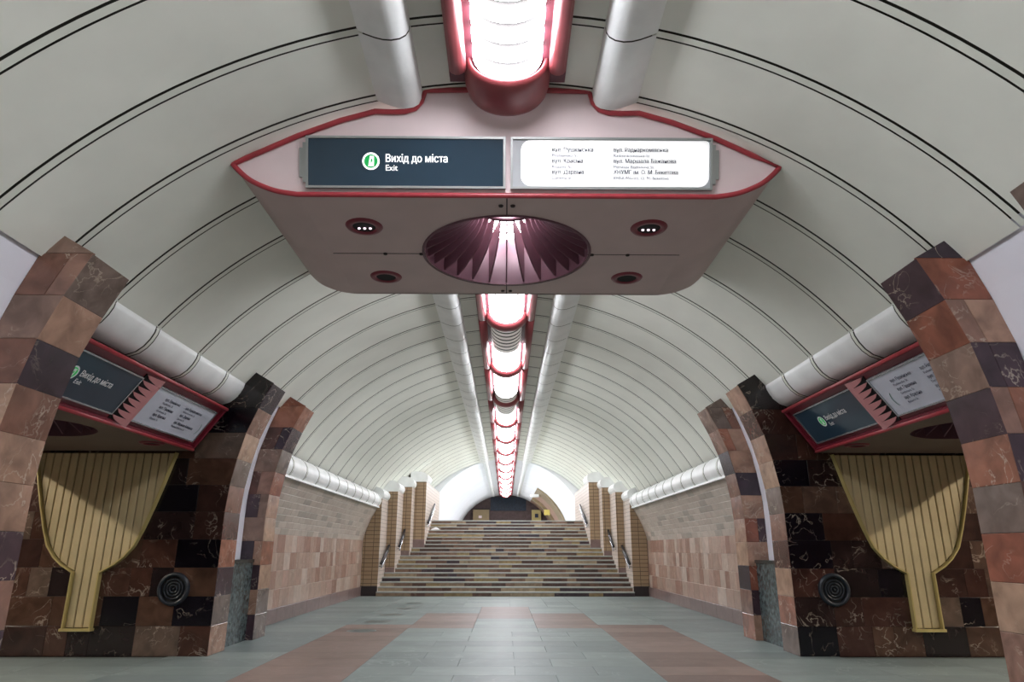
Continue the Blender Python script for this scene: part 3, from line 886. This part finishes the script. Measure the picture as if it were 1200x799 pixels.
COLS_FRONT = [(.205, [('вул. Пушкінська', 'Pushkinska St.', .40, .26), ('вул. Красіна', 'Krasina St.', .30, .2), ('вул. Дарвіна', 'Darvina St.', .31, .2)]),
              (.51, [('вул. Раднаркомівська', 'Radnarkomivska St.', .53, .36), ('вул. Маршала Бажанова', 'Marshala Bazhanova St.', .61, .4), ('ХНУМГ ім. О. М. Бекетова', 'KHNUMG im. O. M. Beketova', .63, .54)])]
COLS_SIDE = [(.205, [('вул. Пушкінська', 'Pushkinska St.', .40, .28), ('вул. Гіршмана', 'Girshmana St.', .36, .26), ('вул. Красіна', 'Krasina St.', .32, .2)]),
             (.53, [('вул. Раднаркомівська', 'Radnarkomivska St.', .50, .36), ('вул. Дарвіна', 'Darvina St.', .30, .2), ('вул. Маршала Бажанова', 'Marshala Bazhanova St.', .56, .38)])]
def front_signs():
    u = Vector((1, 0, 0)); v = Vector((0, -.32, 1)).normalized(); n = u.cross(v)
    zb = 4.785; h = .505; y = fy(zb)
    P = Vector((-1.96, y, zb))
    bx = empty('exit_sign', P+u*.98, 'dark exit sign with white lettering on the hanging canopy', 'sign', 'light boxes on the hanging canopy')
    slab_on(bx, P, u, v, n, 0, 1.945, 0, h, .001, .035, 'panel_navy', 'panel')
    frame_bars(bx, P, u, v, n, 1.945, h, .022, .05, 'frame_alu')
    exit_print(bx, P, u, v, n, 1.945, h, 1.0, .036)
    for d in (0, 1): slab_on(bx, P, u, v, n, -.035*(d+1), -.035*d, .06+.05*d, h-.06-.05*d, .001, .03-.01*d, 'frame_alu', 'side_bracket')
    P = Vector((.035, y, zb))
    bx = empty('street_sign', P+u*.98, 'brightly lit white street name sign on the hanging canopy', 'sign', 'light boxes on the hanging canopy')
    W = 1.975
    slab_on(bx, P, u, v, n, 0, W, 0, h, .001, .03, 'panel_lit_edge', 'panel')
    # glowing rounded field
    r = .1; x0, x1, y0, y1 = .1, W-.03, .03, h-.025; pts = []
    for cx, cy, a0 in ((x1-r, y0+r, -90), (x1-r*.4, y1-r*.4, 0), (x0+r, y1-r, 90), (x0+r, y0+r, 180)):
        rr = r if cx != x1-r*.4 else r*.4
        for k in range(7):
            a = math.radians(a0+15*k); pts.append(P+u*(cx+rr*math.cos(a))+v*(cy+rr*math.sin(a))+n*.033)
    obj('lit_field', pts, [tuple(range(len(pts)))], 'panel_lit', bx)
    frame_bars(bx, P, u, v, n, W, h, .02, .05, 'frame_alu')
    street_print(bx, P, u, v, n, W, h, .036, COLS_FRONT, 1.0, 'print_navy', 'print_grey')
    for d in (0, 1): slab_on(bx, P, u, v, n, W+.035*d, W+.035*(d+1), .06+.05*d, h-.06-.05*d, .001, .03-.01*d, 'frame_alu', 'side_bracket')
front_signs()

# ------------------------------------------------------------------ side canopies with their signs
def side_canopy(s):
    sd = SIDE[s]
    root = empty('sign_canopy', (s*5.5, 8.15, 2.8), 'sign canopy with red frame over the %s cross passage' % sd, 'canopy', 'sign canopies over the cross passages')
    ya, yb = 6.06, 10.22
    top, bot = (4.17, 3.42), (4.61, 2.80)
    body = [(s*(top[0]+.05), top[1]), (s*(bot[0]+.05), bot[1]+.02), (s*7.0, bot[1]+.02), (s*7.0, 3.46), (s*4.7, 3.46)]
    # body as a shell (open below, closed by the soffit with its round recess)
    m = len(body); v = [(x, ya, z) for x, z in body]+[(x, yb, z) for x, z in body]
    f = [(i, (i+1) % m, m+(i+1) % m, m+i) for i in range(m) if i != 1]+[tuple(range(m)), tuple(range(m, 2*m))]
    obj('body', v, f, 'tray_maroon', root)
    x0, x1 = sorted((s*bot[0], s*7.0)); cx = s*5.7
    v, f = holed_plate(x0, x1, ya, yb, 2.8, cx, 8.1, .74); obj('soffit', v, f, 'soffit_shaded', root)
    rc = empty('round_recess', (cx, 8.1, 2.8), parent=root)
    v, f = revolve([(.74, -.004), (.74, .5), (0, .5)], (cx, 8.1, 2.8), 40); obj('recess_wall', v, f, 'fin_purple', rc, True)
    for i in range(16):
        a = 2*math.pi*i/16; uu = Vector((math.cos(a), math.sin(a), 0)); w = Vector((-uu.y, uu.x, 0))*.008; c = Vector((cx, 8.1, 0))
        q = [(.7, 2.82), (.4, 3.0), (.25, 3.28), (.73, 3.28)]
        vv = [c+uu*r+w*sg+Vector((0, 0, z)) for sg in (-1, 1) for r, z in q]
        obj('fin', vv, [(0,1,2,3),(7,6,5,4),(0,4,5,1),(1,5,6,2),(2,6,7,3),(3,7,4,0)], 'fin_purple', rc)
    for x in (4.85, 6.5):
        for y in (6.75, 9.4): downlight(root, s*x, y, 2.8, .17, False)
    # sloping sign face
    T = Vector((s*top[0], 0, top[1])); B = Vector((s*bot[0], 0, bot[1]))
    v_ = (T-B); h = v_.length; v_.normalize()
    u_ = Vector((0, 1, 0)) if s < 0 else Vector((0, -1, 0)); n_ = u_.cross(v_)
    yl = 6.1 if s < 0 else 10.06; w = 3.96
    P = Vector((s*bot[0], yl, bot[1]))
    slab_on(root, P, u_, v_, n_, 0, w, 0, h, -.05, -.012, 'ring_maroon', 'sign_backing')
    for a0, a1, b0, b1, nm in ((0, w, 0, .055, 'frame_bar'), (0, w, h-.055, h, 'frame_bar'), (0, .05, .055, h-.055, 'frame_bar'), (w-.05, w, .055, h-.055, 'frame_bar')):
        slab_on(root, P, u_, v_, n_, a0, a1, b0, b1, -.03, .035, 'ring_maroon', nm)
    for b in (.012, h-.012):
        vv, ff = tube([P+u_*.0+v_*b+n_*.03, P+u_*w+v_*b+n_*.03], .024, 8); obj('red_edging', vv, ff, 'red_paint', root, True)
    # position of panels along u
    if s < 0: d0, d1, r0, r1, w0, w1 = .09, 1.67, 1.71, 1.98, 2.03, 3.78
    else: d0, d1, r0, r1, w0, w1 = .19, 1.95, 1.99, 2.27, 2.32, 3.86
    pb, ph = .115, h-.23
    bx = empty('exit_sign', P+u_*((d0+d1)/2), 'dark exit sign over the %s cross passage' % sd, 'sign', 'dark exit signs over the cross passages')
    Q = P+u_*d0+v_*pb
    slab_on(bx, Q, u_, v_, n_, 0, d1-d0, 0, ph, -.01, .02, 'panel_navy', 'panel')
    frame_bars(bx, Q, u_, v_, n_, d1-d0, ph, .018, .032, 'rail_steel')
    exit_print(bx, Q, u_, v_, n_, d1-d0, ph, .95, .022, 'print_white')
    bx = empty('street_sign', P+u_*((w0+w1)/2), 'pale street name sign over the %s cross passage' % sd, 'sign', 'pale street signs over the cross passages')
    Q = P+u_*w0+v_*pb; W = w1-w0
    slab_on(bx, Q, u_, v_, n_, 0, W, 0, ph, -.01, .02, 'panel_pale', 'panel')
    frame_bars(bx, Q, u_, v_, n_, W, ph, .018, .032, 'rail_steel')
    WW = 1.75
    QQ = Q if s < 0 else Q
    street_print(bx, QQ, u_, v_, n_, WW, ph, .022, COLS_SIDE, .98, 'print_navy', 'print_grey')
    # thin arc mark
    c = (W*.94 if s < 0 else W*.1); pts = []
    for k in range(9):
        a = math.radians(-50+100*k/8); sg = 1 if s < 0 else -1
        pts.append((c+sg*(.1*math.cos(a)-.1), ph*.38+.11*math.sin(a), a, sg))
    vv, ff = [], []
    for i, (a, b, an, sg) in enumerate(pts):
        for wv in (0, .012): vv.append(Q+u_*(a+sg*wv)+v_*b+n_*.024)
    for i in range(8): ff.append((2*i, 2*i+2, 2*i+3, 2*i+1))
    obj('arc_mark', vv, ff, 'print_green', bx)
    # scoops between the two panels
    sc = empty('scoop_column', P+u_*((r0+r1)/2)+v_*.06, parent=root, label='column of curved pink scoops')
    slab_on(sc, P, u_, v_, n_, r0, r1, .06, h-.06, -.012, .0, 'hole_black', 'backing')
    ns = 8; step = (h-.1)/ns
    near, far = (r0+.015, r1-.01) if s < 0 else (r1-.015, r0+.01)
    for i in range(ns):
        b1 = .05+(i+1)*step+.01
        vv, ff = [], []; K = 7
        for k in range(K+1):
            q = k/K; uu = near+(far-near)*q; cc = .012+.085*math.sin(q*math.pi*.55)
            wd = step*1.12*math.sqrt(q)+.006
            for bb in (b1-.3*step*(1-q), b1-.3*step*(1-q)-wd):
                for off in (0, -.01): vv.append(P+u_*uu+v_*bb+n_*(cc+off))
        for k in range(K):
            o = 4*k; p = o+4
            ff += [(o, o+2, p+2, p), (o+1, p+1, p+3, o+3), (o, p, p+1, o+1), (o+2, o+3, p+3, p+2)]
        ff += [(0, 1, 3, 2), (4*K, 4*K+2, 4*K+3, 4*K+1)]
        obj('scoop', vv, ff, 'scoop_pink', sc)
for s in (-1, 1): side_canopy(s)

# ------------------------------------------------------------------ yellow fan panels, vents, granite blocks
HW = [(.36, .18), (1.1, .18), (1.12, .22), (1.2, .36), (1.3, .48), (1.45, .60), (1.7, .70), (2.0, .80), (2.3, .89), (2.6, .97), (2.775, 1.02)]
def fan_panel(s):
    Y = 10.25; cx = s*5.9
    root = empty('fan_panel', (cx, Y, .36), 'yellow slatted fan shaped panel on the %s passage wall' % SIDE[s], 'wall panel', 'yellow fan panels')
    def hw(z):
        for (za, a), (zb, b) in zip(HW, HW[1:]):
            if z <= zb: return a+(b-a)*(z-za)/(zb-za)
        return HW[-1][1]
    def zl(dx):
        dx = abs(dx)
        if dx <= .18: return .36
        for (za, a), (zb, b) in zip(HW, HW[1:]):
            if a < dx <= b: return za+(zb-za)*(dx-a)/(b-a)
        return HW[-1][0]
    W = .12; n = 17
    for i in range(n):
        a = (i-n/2)*W; b = a+W
        lo, hi = max(a, -1.02), min(b, 1.02)
        if hi-lo < .03: continue
        za, zb = zl(lo+.004), zl(hi-.004)
        if min(za, zb) > 2.7: continue
        pts = [(cx+lo, Y, za), (cx+hi, Y, zb), (cx+hi, Y, 2.775), (cx+lo, Y, 2.775)]
        polytile('slat', pts, (0, -1, 0), 'slat_yellow', root, .03, .009, .008)
    for sg in (-1, 1):
        path = [(sg*a, z) for z, a in HW]
        for (a0, z0), (a1, z1) in zip(path, path[1:]):
            d = Vector((a1-a0, z1-z0)); d.normalize(); nn = Vector((d.y, -d.x))*sg*.018
            q = [(a0, z0), (a1, z1), (a1+nn.x, z1+nn.y), (a0+nn.x, z0+nn.y)]
            v = [(cx+x, yy, z) for yy in (Y-.085, Y-.001) for x, z in q]
            obj('frame_bar', v, [(0,3,2,1),(4,5,6,7),(0,1,5,4),(1,2,6,5),(2,3,7,6),(3,0,4,7)], 'frame_yellow', root)
    g = G(); g.box(cx-.215, cx+.215, Y-.10, Y-.001, .325, .36); g.make('frame_bar', 'frame_yellow', root)
def vent(s):
    c = (s*4.66, 10.25, .87)
    root = empty('round_vent', c, 'round dark vent with concentric rings on the %s passage wall' % SIDE[s], 'vent', 'round vents')
    v, f = revolve([(.175, -.004), (.175, -.05), (.215, -.05), (.225, -.004)], c, 36, axis='y'); obj('rim', v, f, 'vent_blue', root, True)
    v, f = revolve([(0, -.003), (.18, -.003)], c, 36, axis='y'); obj('back_plate', v, f, 'hole_black', root)
    for r in (.05, .09, .13):
        v, f = revolve([(r-.009, -.004), (r-.009, -.032), (r+.009, -.032), (r+.009, -.004)], c, 32, axis='y'); obj('ring', v, f, 'vent_blue', root, True)
    v, f = revolve([(0, -.035), (.016, -.03), (.02, -.004)], c, 16, axis='y'); obj('hub', v, f, 'vent_blue', root, True)
def granite(s, y0, y1, lb):
    root = empty('granite_block', (s*4.4, (y0+y1)/2, 0), lb, 'granite block', 'speckled granite blocks between the pilasters')
    g = G(); g.box(s*4.2, s*4.415, y0, y1, 0, 1.2); g.make('body', 'granite_dark', root)
    g = G(); g.box(s*4.18, s*4.415, y0, y1, 1.2, 1.25); g.make('cap', 'granite_cap', root)
for s in (-1, 1):
    fan_panel(s); vent(s)
    granite(s, 10.86, 11.99, 'dark speckled granite block between the far %s marble pilasters' % SIDE[s])
